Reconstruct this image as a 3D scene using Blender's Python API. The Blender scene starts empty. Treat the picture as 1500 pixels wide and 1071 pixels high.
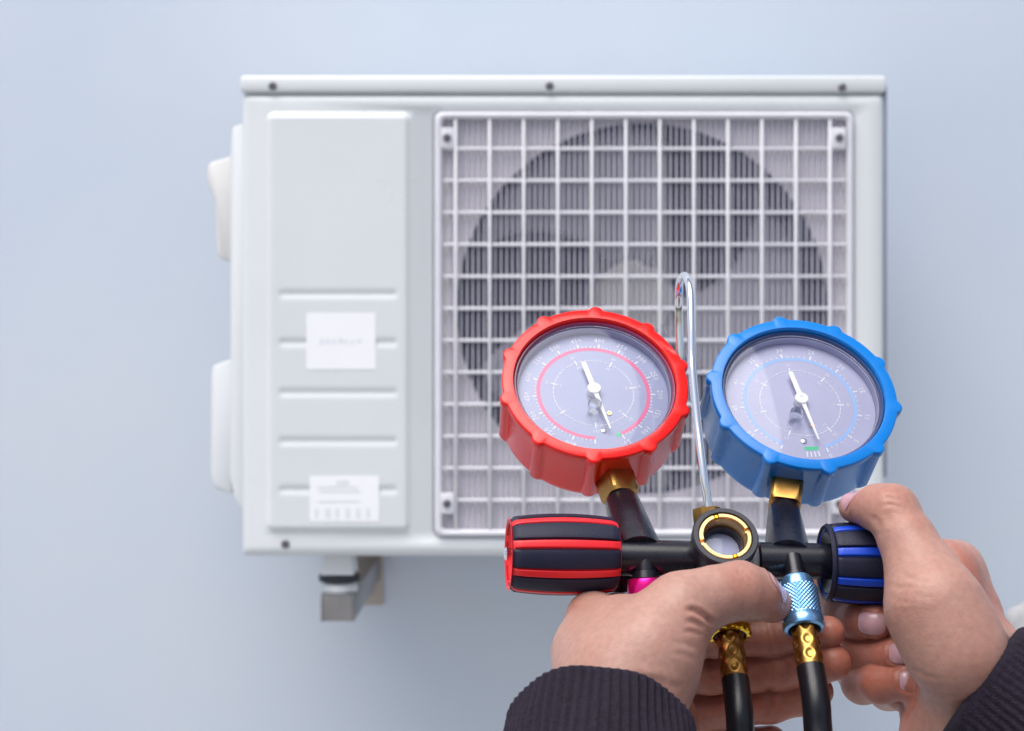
import bpy, bmesh, math, random
import numpy as np
from mathutils import Vector, Matrix

S = bpy.context.scene
C = S.collection
R = math.radians
random.seed(4)

# ------------------------------------------------------------------ camera, sky, sun, exposure
F = 2100.0                       # focal length in pixels of the 1500 px wide frame
CAM = Vector((0.0, 0.0, 1.45))
cd = bpy.data.cameras.new('camera')
cam = bpy.data.objects.new('camera', cd)
C.objects.link(cam)
cam.location = CAM
cam.rotation_euler = (R(90), 0, 0)
cd.sensor_width = 36.0
cd.lens = F / 1500.0 * 36.0
cd.clip_start = 0.02
cd.clip_end = 400.0
cd.dof.use_dof = True
cd.dof.focus_distance = 0.575
cd.dof.aperture_fstop = 17.5
S.camera = cam

SUN_DIR = Vector((-0.24, -0.32, 0.92)).normalized()      # towards the sun
w = bpy.data.worlds.new('World')
S.world = w
w.use_nodes = True
nt = w.node_tree
nt.nodes.clear()
sky = nt.nodes.new('ShaderNodeTexSky')
sky.sky_type = 'NISHITA'
sky.sun_disc = False
sky.sun_elevation = math.asin(SUN_DIR.z)
sky.sun_rotation = math.atan2(SUN_DIR.x, SUN_DIR.y)
sky.air_density = 1.0
sky.dust_density = 4.0
sky.ozone_density = 1.0
hs = nt.nodes.new('ShaderNodeHueSaturation')
hs.inputs['Saturation'].default_value = 0.80
bg = nt.nodes.new('ShaderNodeBackground')
bg.inputs['Strength'].default_value = 0.075
wo = nt.nodes.new('ShaderNodeOutputWorld')
nt.links.new(sky.outputs[0], hs.inputs['Color'])
nt.links.new(hs.outputs[0], bg.inputs['Color'])
nt.links.new(bg.outputs[0], wo.inputs['Surface'])

ld = bpy.data.lights.new('sun', 'SUN')
ld.energy = 1.5
ld.angle = R(54)
ld.color = (1.0, 0.985, 0.965)
sun = bpy.data.objects.new('sun', ld)
C.objects.link(sun)
sun.rotation_euler = (-SUN_DIR).to_track_quat('-Z', 'Y').to_euler()
sun.location = (-3, -4, 6)

S.view_settings.view_transform = 'Standard'
S.view_settings.look = 'None'
S.view_settings.gamma = 1.0
S.view_settings.use_curve_mapping = False
S.view_settings.exposure = 1.00
S.render.engine = 'CYCLES'
S.cycles.max_bounces = 8
S.cycles.transparent_max_bounces = 12
S.cycles.use_denoising = True


def P(px, py, d):
    """point of the place seen at this pixel of the 1500 px photograph, d metres ahead of the camera"""
    return Vector(((px - 750.0) / F * d, d, CAM.z - (py - 535.5) / F * d))


def V(x, y, z):
    """vector given as right, up, towards the viewer"""
    return Vector((x, -z, y))


# ------------------------------------------------------------------ materials
def mat(name, col, rough=0.5, metal=0.0, spec=0.5, var=0.0, vscale=40.0, bump=0.0, bscale=200.0,
        sss=0.0, coat=0.0, col2=None, detail=4.0, rvar=0.0, aniso=None, sheen=0.0):
    m = bpy.data.materials.new(name)
    m.use_nodes = True
    n = m.node_tree.nodes
    l = m.node_tree.links
    b = n['Principled BSDF']
    b.inputs['Base Color'].default_value = (*col, 1)
    b.inputs['Roughness'].default_value = rough
    b.inputs['Metallic'].default_value = metal
    b.inputs['Specular IOR Level'].default_value = spec
    b.inputs['Coat Weight'].default_value = coat
    b.inputs['Coat Roughness'].default_value = 0.3
    if sheen:
        b.inputs['Sheen Weight'].default_value = sheen
        b.inputs['Sheen Roughness'].default_value = 0.5
    tc = n.new('ShaderNodeTexCoord')
    if var > 0 or col2 is not None:
        no = n.new('ShaderNodeTexNoise')
        no.inputs['Scale'].default_value = vscale
        no.inputs['Detail'].default_value = detail
        no.inputs['Roughness'].default_value = 0.6
        l.new(tc.outputs['Object'], no.inputs['Vector'])
        rp = n.new('ShaderNodeValToRGB')
        rp.color_ramp.elements[0].position = 0.32
        rp.color_ramp.elements[1].position = 0.70
        c2 = col2 if col2 is not None else tuple(min(1, c * (1 + var)) for c in col)
        c1 = col if col2 is not None else tuple(c * (1 - var) for c in col)
        rp.color_ramp.elements[0].color = (*c1, 1)
        rp.color_ramp.elements[1].color = (*c2, 1)
        l.new(no.outputs['Fac'], rp.inputs['Fac'])
        l.new(rp.outputs['Color'], b.inputs['Base Color'])
    if rvar > 0:
        no = n.new('ShaderNodeTexNoise')
        no.inputs['Scale'].default_value = vscale * 1.7
        no.inputs['Detail'].default_value = 6
        l.new(tc.outputs['Object'], no.inputs['Vector'])
        mr = n.new('ShaderNodeMapRange')
        mr.inputs['From Min'].default_value = 0.3
        mr.inputs['From Max'].default_value = 0.7
        mr.inputs['To Min'].default_value = max(0.02, rough - rvar)
        mr.inputs['To Max'].default_value = min(1.0, rough + rvar)
        l.new(no.outputs['Fac'], mr.inputs['Value'])
        l.new(mr.outputs['Result'], b.inputs['Roughness'])
    if bump > 0:
        no = n.new('ShaderNodeTexNoise')
        no.inputs['Scale'].default_value = bscale
        no.inputs['Detail'].default_value = 3
        l.new(tc.outputs['Object'], no.inputs['Vector'])
        bp = n.new('ShaderNodeBump')
        bp.inputs['Strength'].default_value = bump
        bp.inputs['Distance'].default_value = 0.001
        l.new(no.outputs['Fac'], bp.inputs['Height'])
        l.new(bp.outputs['Normal'], b.inputs['Normal'])
    if sss > 0:
        b.inputs['Subsurface Weight'].default_value = sss
        b.inputs['Subsurface Radius'].default_value = (1.0, 0.35, 0.2)
        b.inputs['Subsurface Scale'].default_value = 0.004
    return m


M = {}
M['wall'] = mat('wall_paint', (0.570, 0.645, 0.745), 0.6, var=0.0, col2=(0.625, 0.682, 0.750), vscale=1.6, detail=3, bump=0.25, bscale=260)
M['ground'] = mat('concrete', (0.33, 0.33, 0.335), 0.85, var=0.18, vscale=3, bump=0.5, bscale=60)
M['ac_white'] = mat('white_enamel', (0.700, 0.728, 0.742), 0.32, var=0.02, vscale=6, bump=0.04, bscale=400, rvar=0.05)
M['ac_cover'] = mat('aged_white_plastic', (0.70, 0.695, 0.68), 0.4, var=0.03, vscale=12)
M['ac_grille'] = mat('grille_plastic', (0.71, 0.71, 0.76), 0.42, var=0.04, vscale=30)
M['ac_slat'] = mat('grille_wire', (0.50, 0.49, 0.60), 0.45, var=0.05, vscale=30)
M['ac_shroud'] = mat('shroud_plastic', (0.78, 0.74, 0.74), 0.5, var=0.05, vscale=14)
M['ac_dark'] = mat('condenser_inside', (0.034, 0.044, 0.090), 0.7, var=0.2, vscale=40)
M['ac_fan'] = mat('fan_plastic', (0.42, 0.41, 0.44), 0.5, var=0.12, vscale=12)
M['ac_motor'] = mat('motor_metal', (0.60, 0.59, 0.54), 0.5, var=0.1, vscale=20)
M['sticker'] = mat('sticker_paper', (0.92, 0.93, 0.94), 0.25, var=0.01, vscale=30)
M['ink'] = mat('sticker_ink', (0.76, 0.78, 0.82), 0.5)
M['screw'] = mat('screw_steel', (0.16, 0.15, 0.18), 0.4, metal=0.5, var=0.1)
M['side_grey'] = mat('side_panel_grey', (0.26, 0.30, 0.38), 0.5, var=0.05)
M['galv'] = mat('bracket_steel', (0.36, 0.35, 0.35), 0.26, metal=0.9, var=0.15, vscale=30, bump=0.15, bscale=150)
M['bracket_beige'] = mat('bracket_paint', (0.46, 0.40, 0.36), 0.55, var=0.08, vscale=30)
M['rubber_dark'] = mat('mount_rubber', (0.02, 0.022, 0.035), 0.55)
M['red'] = mat('red_rubber', (0.80, 0.008, 0.004), 0.24, spec=0.42, var=0.06, vscale=25, bump=0.03, bscale=900, rvar=0.07)
M['blue'] = mat('blue_rubber', (0.001, 0.190, 0.62), 0.24, spec=0.42, var=0.06, vscale=25, bump=0.03, bscale=900, rvar=0.07)
M['rim_dark'] = mat('gauge_rim', (0.035, 0.03, 0.06), 0.25, coat=0.3)
M['rim_red'] = mat('gauge_rim_plum', (0.22, 0.03, 0.10), 0.22, coat=0.3)
M['rim_blue'] = mat('gauge_rim_navy', (0.02, 0.05, 0.16), 0.22, coat=0.3)
M['dial_red'] = mat('dial_silver', (0.30, 0.335, 0.50), 0.40, metal=0.15, var=0.03, vscale=60)
M['dial_blue'] = mat('dial_silver_pale', (0.43, 0.44, 0.60), 0.40, metal=0.15, var=0.03, vscale=60)
M['pr_white'] = mat('print_white', (0.84, 0.86, 0.92), 0.5)
M['pr_pink'] = mat('print_pink', (0.86, 0.15, 0.33), 0.5)
M['pr_sky'] = mat('print_light_blue', (0.33, 0.52, 0.86), 0.5)
M['pr_green'] = mat('print_green', (0.08, 0.62, 0.32), 0.5)
M['needle'] = mat('needle_white', (0.95, 0.95, 0.95), 0.35)
M['black'] = mat('black_anodised', (0.008, 0.008, 0.014), 0.28, spec=0.45, var=0.15, vscale=60, bump=0.03, bscale=1200, rvar=0.06)
M['ring_black'] = mat('sight_ring_black', (0.020, 0.021, 0.032), 0.42, var=0.1, bump=0.08, bscale=1200)
M['grip'] = mat('grip_rubber', (0.012, 0.013, 0.033), 0.5, spec=0.3, var=0.15, vscale=60, bump=0.18, bscale=1600)
M['knob_red'] = mat('knob_red', (0.72, 0.010, 0.018), 0.36, var=0.04, bump=0.05, bscale=900)
M['knob_blue'] = mat('knob_blue', (0.004, 0.060, 0.56), 0.36, var=0.04, bump=0.05, bscale=900)
M['brass'] = mat('brass', (0.44, 0.24, 0.065), 0.36, metal=1.0, var=0.14, vscale=70, bump=0.04, bscale=500, rvar=0.10)
M['brass_pale'] = mat('brass_pale', (0.78, 0.50, 0.22), 0.30, metal=0.85, var=0.04, vscale=90)
M['brass_gold'] = mat('brass_gold', (0.80, 0.52, 0.03), 0.14, metal=1.0, var=0.08, vscale=90)
M['chrome'] = mat('chrome', (0.86, 0.87, 0.90), 0.05, metal=1.0, bump=0.02, bscale=150)
M['blue_metal'] = mat('blue_anodised', (0.22, 0.46, 0.78), 0.24, metal=0.85, var=0.08, vscale=90)
M['pink_metal'] = mat('pink_anodised', (0.80, 0.008, 0.22), 0.22, metal=0.7, var=0.05, vscale=90)
M['hose'] = mat('hose_rubber', (0.006, 0.0065, 0.010), 0.33, spec=0.4, var=0.2, vscale=80, bump=0.06, bscale=700)
M['nail'] = mat('nail', (0.52, 0.30, 0.33), 0.24, spec=0.55, var=0.05, vscale=160, sss=0.2, coat=0.15)
M['hair'] = mat('hair', (0.018, 0.014, 0.012), 0.5, var=0.4, vscale=300, bump=0.8, bscale=500)
M['jacket'] = mat('jacket_cloth', (0.022, 0.016, 0.026), 0.9, spec=0.2, var=0.3, vscale=400, bump=0.6, bscale=900)
M['trousers'] = mat('trouser_cloth', (0.03, 0.035, 0.05), 0.9, spec=0.2, var=0.3, vscale=300, bump=0.5, bscale=900)
M['shoe'] = mat('shoe_leather', (0.02, 0.018, 0.016), 0.5)
M['eye'] = mat('eye_white', (0.75, 0.73, 0.70), 0.2)
M['iris'] = mat('iris_brown', (0.03, 0.018, 0.010), 0.15)
M['knit'] = mat('dark_knit', (0.018, 0.013, 0.025), 0.9, spec=0.2, var=0.35, vscale=500, bump=0.9, bscale=1800, sheen=0.03)


def glass_mat(name, tint, refl):
    m = bpy.data.materials.new(name)
    m.use_nodes = True
    n = m.node_tree.nodes
    l = m.node_tree.links
    n.clear()
    out = n.new('ShaderNodeOutputMaterial')
    tr = n.new('ShaderNodeBsdfTransparent')
    tr.inputs[0].default_value = (*tint, 1)
    gl = n.new('ShaderNodeBsdfGlossy')
    gl.inputs['Roughness'].default_value = 0.03
    fr = n.new('ShaderNodeFresnel')
    fr.inputs['IOR'].default_value = refl
    mx = n.new('ShaderNodeMixShader')
    l.new(fr.outputs[0], mx.inputs[0])
    l.new(tr.outputs[0], mx.inputs[1])
    l.new(gl.outputs[0], mx.inputs[2])
    l.new(mx.outputs[0], out.inputs['Surface'])
    return m


M['lens'] = glass_mat('clear_lens', (0.98, 0.98, 0.985), 1.42)
M['plug'] = glass_mat('clear_plug', (0.93, 0.95, 0.98), 1.5)


def skin_mat():
    m = bpy.data.materials.new('skin')
    m.use_nodes = True
    n = m.node_tree.nodes
    l = m.node_tree.links
    b = n['Principled BSDF']
    tc = n.new('ShaderNodeTexCoord')
    at = n.new('ShaderNodeAttribute')
    at.attribute_name = 'flush_shade'
    no = n.new('ShaderNodeTexNoise')
    no.inputs['Scale'].default_value = 55
    no.inputs['Detail'].default_value = 5
    l.new(tc.outputs['Object'], no.inputs['Vector'])
    ad = n.new('ShaderNodeMath')
    ad.operation = 'MULTIPLY_ADD'
    ad.inputs[1].default_value = 0.9
    ad.inputs[2].default_value = -0.45
    l.new(no.outputs['Fac'], ad.inputs[0])
    sm = n.new('ShaderNodeMath')
    sm.operation = 'ADD'
    sm.use_clamp = True
    l.new(ad.outputs[0], sm.inputs[0])
    l.new(at.outputs['Fac'], sm.inputs[1])
    mx = n.new('ShaderNodeMix')
    mx.data_type = 'RGBA'
    l.new(sm.outputs[0], mx.inputs['Factor'])
    mx.inputs['A'].default_value = (0.430, 0.240, 0.190, 1)
    mx.inputs['B'].default_value = (0.385, 0.135, 0.092, 1)  # skin redness, with the brown of shaded fingers put into it
    # fine freckling
    n2 = n.new('ShaderNodeTexNoise')
    n2.inputs['Scale'].default_value = 420
    n2.inputs['Detail'].default_value = 3
    l.new(tc.outputs['Object'], n2.inputs['Vector'])
    mr = n.new('ShaderNodeMapRange')
    mr.inputs['From Min'].default_value = 0.35
    mr.inputs['From Max'].default_value = 0.65
    mr.inputs['To Min'].default_value = 0.93
    mr.inputs['To Max'].default_value = 1.05
    l.new(n2.outputs['Fac'], mr.inputs['Value'])
    vm = n.new('ShaderNodeVectorMath')
    vm.operation = 'SCALE'
    l.new(mx.outputs['Result'], vm.inputs[0])
    l.new(mr.outputs['Result'], vm.inputs['Scale'])
    l.new(vm.outputs['Vector'], b.inputs['Base Color'])
    b.inputs['Roughness'].default_value = 0.46
    b.inputs['Specular IOR Level'].default_value = 0.42
    b.inputs['Subsurface Weight'].default_value = 0.28
    b.inputs['Subsurface Radius'].default_value = (1.0, 0.35, 0.18)
    b.inputs['Subsurface Scale'].default_value = 0.0045
    # skin relief: fine cells and soft wrinkles
    vo = n.new('ShaderNodeTexVoronoi')
    vo.inputs['Scale'].default_value = 1100
    l.new(tc.outputs['Object'], vo.inputs['Vector'])
    n3 = n.new('ShaderNodeTexNoise')
    n3.inputs['Scale'].default_value = 260
    n3.inputs['Detail'].default_value = 5
    l.new(tc.outputs['Object'], n3.inputs['Vector'])
    b1 = n.new('ShaderNodeBump')
    b1.inputs['Strength'].default_value = 0.10
    b1.inputs['Distance'].default_value = 0.0006
    l.new(vo.outputs['Distance'], b1.inputs['Height'])
    b2 = n.new('ShaderNodeBump')
    b2.inputs['Strength'].default_value = 0.22
    b2.inputs['Distance'].default_value = 0.0010
    l.new(n3.outputs['Fac'], b2.inputs['Height'])
    l.new(b1.outputs['Normal'], b2.inputs['Normal'])
    l.new(b2.outputs['Normal'], b.inputs['Normal'])
    return m


M['skin'] = skin_mat()


# ------------------------------------------------------------------ object helpers
def link(name, me, parent=None, m=None, loc=None):
    o = bpy.data.objects.new(name, me)
    C.objects.link(o)
    if m is not None and me is not None and not me.materials:
        me.materials.append(m)
    if parent is not None:
        o.parent = parent
        o.matrix_parent_inverse = Matrix.Identity(4)
    if loc is not None:
        o.location = loc
    return o


def tag(o, label=None, cat=None, group=None, kind=None):
    if label: o['label'] = label
    if cat: o['category'] = cat
    if group: o['group'] = group
    if kind: o['kind'] = kind
    return o


def empty(name, loc, label, cat, group=None):
    o = bpy.data.objects.new(name, None)
    o.empty_display_size = 0.05
    C.objects.link(o)
    o.location = loc
    return tag(o, label, cat, group)


def from_arrays(name, vs, fs, smooth=True, sharp=None):
    me = bpy.data.meshes.new(name)
    me.from_pydata([tuple(v) for v in vs], [], [tuple(f) for f in fs])
    me.validate()
    bm = bmesh.new()
    bm.from_mesh(me)
    bmesh.ops.recalc_face_normals(bm, faces=bm.faces)
    bm.to_mesh(me)
    bm.free()
    if smooth:
        me.polygons.foreach_set('use_smooth', [True] * len(me.polygons))
        if sharp:
            me.set_sharp_from_angle(angle=R(sharp))
    me.update()
    return me


def off(parent):
    """offset that turns world coordinates into the frame of an unrotated parent chain"""
    o = Vector((0, 0, 0))
    p = parent
    while p is not None:
        o += p.location
        p = p.parent
    return o


def put(name, me, m, parent=None):
    """mesh given in world coordinates, linked under an (unrotated) parent"""
    if parent is not None:
        me.transform(Matrix.Translation(-off(parent)))
    return link(name, me, parent, m)


def box(name, x0, x1, y0, y1, z0, z1, bevel=0.0, seg=2):
    bm = bmesh.new()
    bmesh.ops.create_cube(bm, size=1.0)
    for v in bm.verts:
        v.co = Vector((x0 + (v.co.x + .5) * (x1 - x0), y0 + (v.co.y + .5) * (y1 - y0), z0 + (v.co.z + .5) * (z1 - z0)))
    if bevel > 0:
        bmesh.ops.bevel(bm, geom=list(bm.edges), offset=bevel, segments=seg, affect='EDGES', profile=0.5)
    me = bpy.data.meshes.new(name)
    bm.to_mesh(me)
    bm.free()
    if bevel > 0:
        me.polygons.foreach_set('use_smooth', [True] * len(me.polygons))
        me.set_sharp_from_angle(angle=R(50))
    return me


def frame_from(z, hint):
    z = Vector(z).normalized()
    x = Vector(hint)
    x = (x - z * x.dot(z)).normalized()
    y = z.cross(x)
    return x, y, z


def lathe(name, c, axis, prof, n=64, hint=(1, 0.02, 0.03), fn=None, sharp=32, cap0=True, cap1=True):
    """prof = [(radius, distance along axis)], fn(theta, i) adds to the radius"""
    x, y, z = frame_from(axis, hint)
    vs, fs = [], []
    k = len(prof)
    for i, (r, t) in enumerate(prof):
        for j in range(n):
            th = 2 * math.pi * j / n
            rr = r + (fn(th, i, t) if fn else 0.0)
            vs.append(c + (x * math.cos(th) + y * math.sin(th)) * rr + z * t)
    for i in range(k - 1):
        for j in range(n):
            fs.append((i * n + j, i * n + (j + 1) % n, (i + 1) * n + (j + 1) % n, (i + 1) * n + j))
    if cap0 and prof[0][0] > 0: fs.append(tuple(range(n))[::-1])
    if cap1 and prof[-1][0] > 0: fs.append(tuple((k - 1) * n + j for j in range(n)))
    return from_arrays(name, vs, fs, True, sharp)


def spline(pts, n):
    """Catmull-Rom through points"""
    pts = [np.array(p, float) for p in pts]
    q = [2 * pts[0] - pts[1]] + pts + [2 * pts[-1] - pts[-2]]
    out = []
    for i in range(1, len(q) - 2):
        for k in range(n):
            t = k / n
            a, b, c, d = q[i - 1], q[i], q[i + 1], q[i + 2]
            out.append(0.5 * ((2 * b) + (-a + c) * t + (2 * a - 5 * b + 4 * c - d) * t * t + (-a + 3 * b - 3 * c + d) * t ** 3))
    out.append(pts[-1])
    return out


def tube(name, pts, rad, n=20, fn=None, sharp=40, hint=(0, 1, 0.1)):
    pts = [Vector(p) for p in pts]
    if not hasattr(rad, '__len__'): rad = [rad] * len(pts)
    vs, fs = [], []
    ref = Vector(hint)
    for i, p in enumerate(pts):
        t = (pts[min(i + 1, len(pts) - 1)] - pts[max(i - 1, 0)]).normalized()
        x = (ref - t * ref.dot(t)).normalized()
        ref = x
        y = t.cross(x)
        for j in range(n):
            th = 2 * math.pi * j / n
            r = rad[i] + (fn(th, i) if fn else 0)
            vs.append(p + (x * math.cos(th) + y * math.sin(th)) * r)
    k = len(pts)
    for i in range(k - 1):
        for j in range(n):
            fs.append((i * n + j, i * n + (j + 1) % n, (i + 1) * n + (j + 1) % n, (i + 1) * n + j))
    fs.append(tuple(range(n))[::-1])
    fs.append(tuple((k - 1) * n + j for j in range(n)))
    return from_arrays(name, vs, fs, True, sharp)


# ------------------------------------------------------------------ setting: ground and wall
YW = 2.20                                # the wall
me = from_arrays('ground', [(-90, -90, 0), (90, -90, 0), (90, 90, 0), (-90, 90, 0)], [(0, 1, 2, 3)], False)
tag(link('ground', me, None, M['ground']), kind='structure')
me = box('wall', -9.0, 9.0, YW, YW + 0.2, -0.05, 4.2, 0.004)
wall = tag(link('wall', me, None, M['wall']), 'long smooth pale blue painted wall behind the air conditioner', None, kind='structure')

# ------------------------------------------------------------------ air conditioner
YA = 1.80                                # its front face


def ax(px, y=YA): return (px - 750.0) / F * y
def az(py, y=YA): return CAM.z - (py - 535.5) / F * y


ac = empty('air_conditioner', (ax(827), YA + 0.15, az(815)), 'white outdoor air conditioner unit with round fan behind a square grille on the wall', 'air conditioner')


def rr_pts(x0, x1, z0, z1, r, n=6):
    out = []
    for cx, cz, a0 in ((x1 - r, z1 - r, 0), (x0 + r, z1 - r, 90), (x0 + r, z0 + r, 180), (x1 - r, z0 + r, 270)):
        for k in range(n + 1):
            a = R(a0 + 90 * k / n)
            out.append((cx + r * math.cos(a), cz + r * math.sin(a)))
    return out


def ring_frame(name, outer, inner, yf, yb, ch=0.0):
    """a flat frame between two loops with the same point count, front at yf, back at yb, ch = (outer, inner) loops after chamfering"""
    n = len(outer)
    loops = [[(x, yb, z) for x, z in outer]]
    if ch:
        c, o2, i2 = ch
        loops += [[(x, yf + c, z) for x, z in outer], [(x, yf + c * .3, z) for x, z in [((a[0] + b[0] * 2) / 3, (a[1] + b[1] * 2) / 3) for a, b in zip(outer, o2)]], [(x, yf, z) for x, z in o2],
                  [(x, yf, z) for x, z in i2], [(x, yf + c * .3, z) for x, z in [((a[0] + b[0] * 2) / 3, (a[1] + b[1] * 2) / 3) for a, b in zip(inner, i2)]], [(x, yf + c, z) for x, z in inner]]
    else:
        loops += [[(x, yf, z) for x, z in outer], [(x, yf, z) for x, z in inner]]
    loops += [[(x, yb, z) for x, z in inner]]
    vs = [p for l_ in loops for p in l_]
    fs = []
    k = len(loops)
    for q in range(k):
        a, b = q * n, ((q + 1) % k) * n
        for i in range(n):
            j = (i + 1) % n
            fs.append((a + i, a + j, b + j, b + i))
    return from_arrays(name, vs, fs, True, 60)


X0, X1, Z0, Z1 = ax(354), ax(1297), az(815), az(136)
GX0, GX1, GZ0, GZ1 = ax(636), ax(1250), az(786), az(164)
me = ring_frame('casing', rr_pts(X0, X1, Z0, Z1, 0.006), rr_pts(GX0, GX1, GZ0, GZ1, 0.010), YA, YA + 0.30,
                (.007, rr_pts(X0 + .007, X1 - .007, Z0 + .007, Z1 - .007, .006), rr_pts(GX0 - .004, GX1 + .004, GZ0 - .004, GZ1 + .004, .012)))
casing = put('casing', me, M['ac_white'], ac)
put('back_panel', box('back_panel', X0 + .004, X1 - .004, YA + 0.302, YA + 0.312, Z0 + .004, Z1 - .004), M['side_grey'], ac)
put('top_cover', box('top_cover', ax(352), ax(1298), YA - 0.003, YA + 0.315, az(136) + .0005, az(111), 0.004), M['ac_white'], ac)
put('side_strip', box('side_strip', X1 + 0.0006, ax(1301.5), YA + 0.006, YA + 0.29, az(700), az(124), 0.001), M['side_grey'], ac)

# raised service panel with pressed grooves: a height field
nx, nz = 110, 300
px0, px1, py0, py1 = 388, 604, 163, 781
vs, fs = [], []
for j in range(nz + 1):
    for i in range(nx + 1):
        px = px0 + (px1 - px0) * i / nx
        py = py0 + (py1 - py0) * j / nz
        rad = 14.0
        qx = max(abs(px - (px0 + px1) / 2) - ((px1 - px0) / 2 - rad), 0)
        qy = max(abs(py - (py0 + py1) / 2) - ((py1 - py0) / 2 - rad), 0)
        ins = rad - math.hypot(qx, qy)
        if qx == 0 and qy == 0:
            ins = rad + min((px1 - px0) / 2 - rad - abs(px - (px0 + px1) / 2), (py1 - py0) / 2 - rad - abs(py - (py0 + py1) / 2))
        t = min(max(ins / 11.0, 0), 1)
        h = 0.0055 * (t * t * (3 - 2 * t))
        e = min(max((min(px - 408, 584 - px)) / 6.0, 0), 1)
        for gy in (431, 502, 575, 646, 717):
            h -= 0.0020 * e * math.exp(-((py - gy) / 5.0) ** 2)
        vs.append((ax(px), YA - 0.0004 - h, az(py)))
for j in range(nz):
    for i in range(nx):
        a = j * (nx + 1) + i
        fs.append((a, a + 1, a + nx + 2, a + nx + 1))
put('service_panel', from_arrays('service_panel', vs, fs), M['ac_white'], ac)


# stickers
def sticker(x0, x1, y0, y1, lines):
    yf = YA - 0.0064
    s = put('sticker', box('sticker', ax(x0), ax(x1), yf, yf + 0.0006, az(y1), az(y0)), M['sticker'], ac)
    vs, fs = [], []
    for (a, b, c, d) in lines:
        k = len(vs)
        vs += [(ax(a), yf - 0.0004, az(c)), (ax(b), yf - 0.0004, az(c)), (ax(b), yf - 0.0004, az(d)), (ax(a), yf - 0.0004, az(d))]
        fs.append((k, k + 1, k + 2, k + 3))
    put('sticker_print', from_arrays('sticker_print', vs, fs, False), M['ink'], s)['kind'] = 'stuff'
    return s


random.seed(11)
ln = [(470 + 9 * k, 470 + 9 * k + random.uniform(3, 7), 497 + random.uniform(-2, 1), 502 + random.uniform(-1, 2)) for k in range(7)]
sticker(450, 551, 459, 541, ln)
ln = []
for k in range(6):
    ln.append((462 + 15 * k, 462 + 15 * k + random.uniform(5, 11), 744, 757))
for y in (712, 718, 733):
    ln.append((462 + random.uniform(0, 8), random.uniform(510, 546), y, y + 2))
ln.append((494, 512, 703, 709))
sticker(455, 556, 697, 763, ln)

# grille
gr = put('fan_grille', ring_frame('fan_grille', rr_pts(GX0 + .0006, GX1 - .0006, GZ0 + .0006, GZ1 - .0006, 0.010), rr_pts(ax(648), ax(1240), az(776), az(174), 0.006), YA - 0.006, YA + 0.006,
    (.003, rr_pts(GX0 + .0036, GX1 - .0036, GZ0 + .0036, GZ1 - .0036, .009), rr_pts(ax(645), ax(1243), az(779), az(171), .007))), M['ac_grille'], ac)
gl_, gr_, gb_, gt_ = ax(648) + .0004, ax(1240) - .0004, az(776) + .0004, az(174) - .0004
for k in range(12):
    cx = ax(667.5 + 49.8 * k)
    put('grille_bar', box('grille_bar', cx - .0022, cx + .0022, YA - 0.004, YA + 0.004, gb_, gt_, .001, 1), M['ac_grille'], gr)
for k in range(13):
    cz = az(218 + 46.8 * k - 46.8 * 0) if k < 12 else None
    if cz is None: break
    if cz < gb_ + .004: break
    put('grille_bar', box('grille_bar', gl_, gr_, YA - 0.0015, YA + 0.0026, cz - .0021, cz + .0021, .001, 1), M['ac_grille'], gr)
for k in range(-2, 70):
    px = 667.5 + 8.3 * k
    if k % 6 == 0 or px < 652 or px > 1236: continue
    cx = ax(px)
    put('grille_slat', box('grille_slat', cx - .0011, cx + .0011, YA + 0.0030, YA + 0.0060, gb_, gt_), M['ac_slat'], gr)

# shroud plate with round hole, duct, fan
FC = Vector((ax(941, 1.8085), 1.8085, az(452, 1.8085)))
FR = 272 / F * 1.8085
n = 96
outer = []
hx0, hx1, hz0, hz1 = GX0 - .01, GX1 + .01, GZ0 - .01, GZ1 + .01
for k in range(n):
    a = 2 * math.pi * k / n
    dx, dz = math.cos(a), math.sin(a)
    t = 1e9
    if dx > 1e-9: t = min(t, (hx1 - FC.x) / dx)
    if dx < -1e-9: t = min(t, (hx0 - FC.x) / dx)
    if dz > 1e-9: t = min(t, (hz1 - FC.z) / dz)
    if dz < -1e-9: t = min(t, (hz0 - FC.z) / dz)
    outer.append((FC.x + dx * t, FC.z + dz * t))
inner = [(FC.x + FR * math.cos(2 * math.pi * k / n), FC.z + FR * math.sin(2 * math.pi * k / n)) for k in range(n)]
put('fan_shroud', ring_frame('fan_shroud', outer, inner, FC.y, FC.y + 0.004), M['ac_shroud'], ac)
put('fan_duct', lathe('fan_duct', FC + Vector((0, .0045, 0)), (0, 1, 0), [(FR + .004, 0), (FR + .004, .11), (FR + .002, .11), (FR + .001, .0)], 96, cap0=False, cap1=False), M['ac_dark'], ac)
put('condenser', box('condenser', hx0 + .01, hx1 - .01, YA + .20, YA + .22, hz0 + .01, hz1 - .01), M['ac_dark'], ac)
fan = empty('fan', (0, 0, 0), None, None)
fan.parent = ac
fan.location = FC + Vector((-.02, .05, .0)) - ac.location
hubc = FC + Vector((-.006, .05, .012))
me = lathe('hub', hubc, (0, -1, 0), [(.052, -.03), (.052, .012), (.046, .02), (.02, .023), (0.0, .023)], 40)
put('hub', me, M['ac_motor'], fan)
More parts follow.
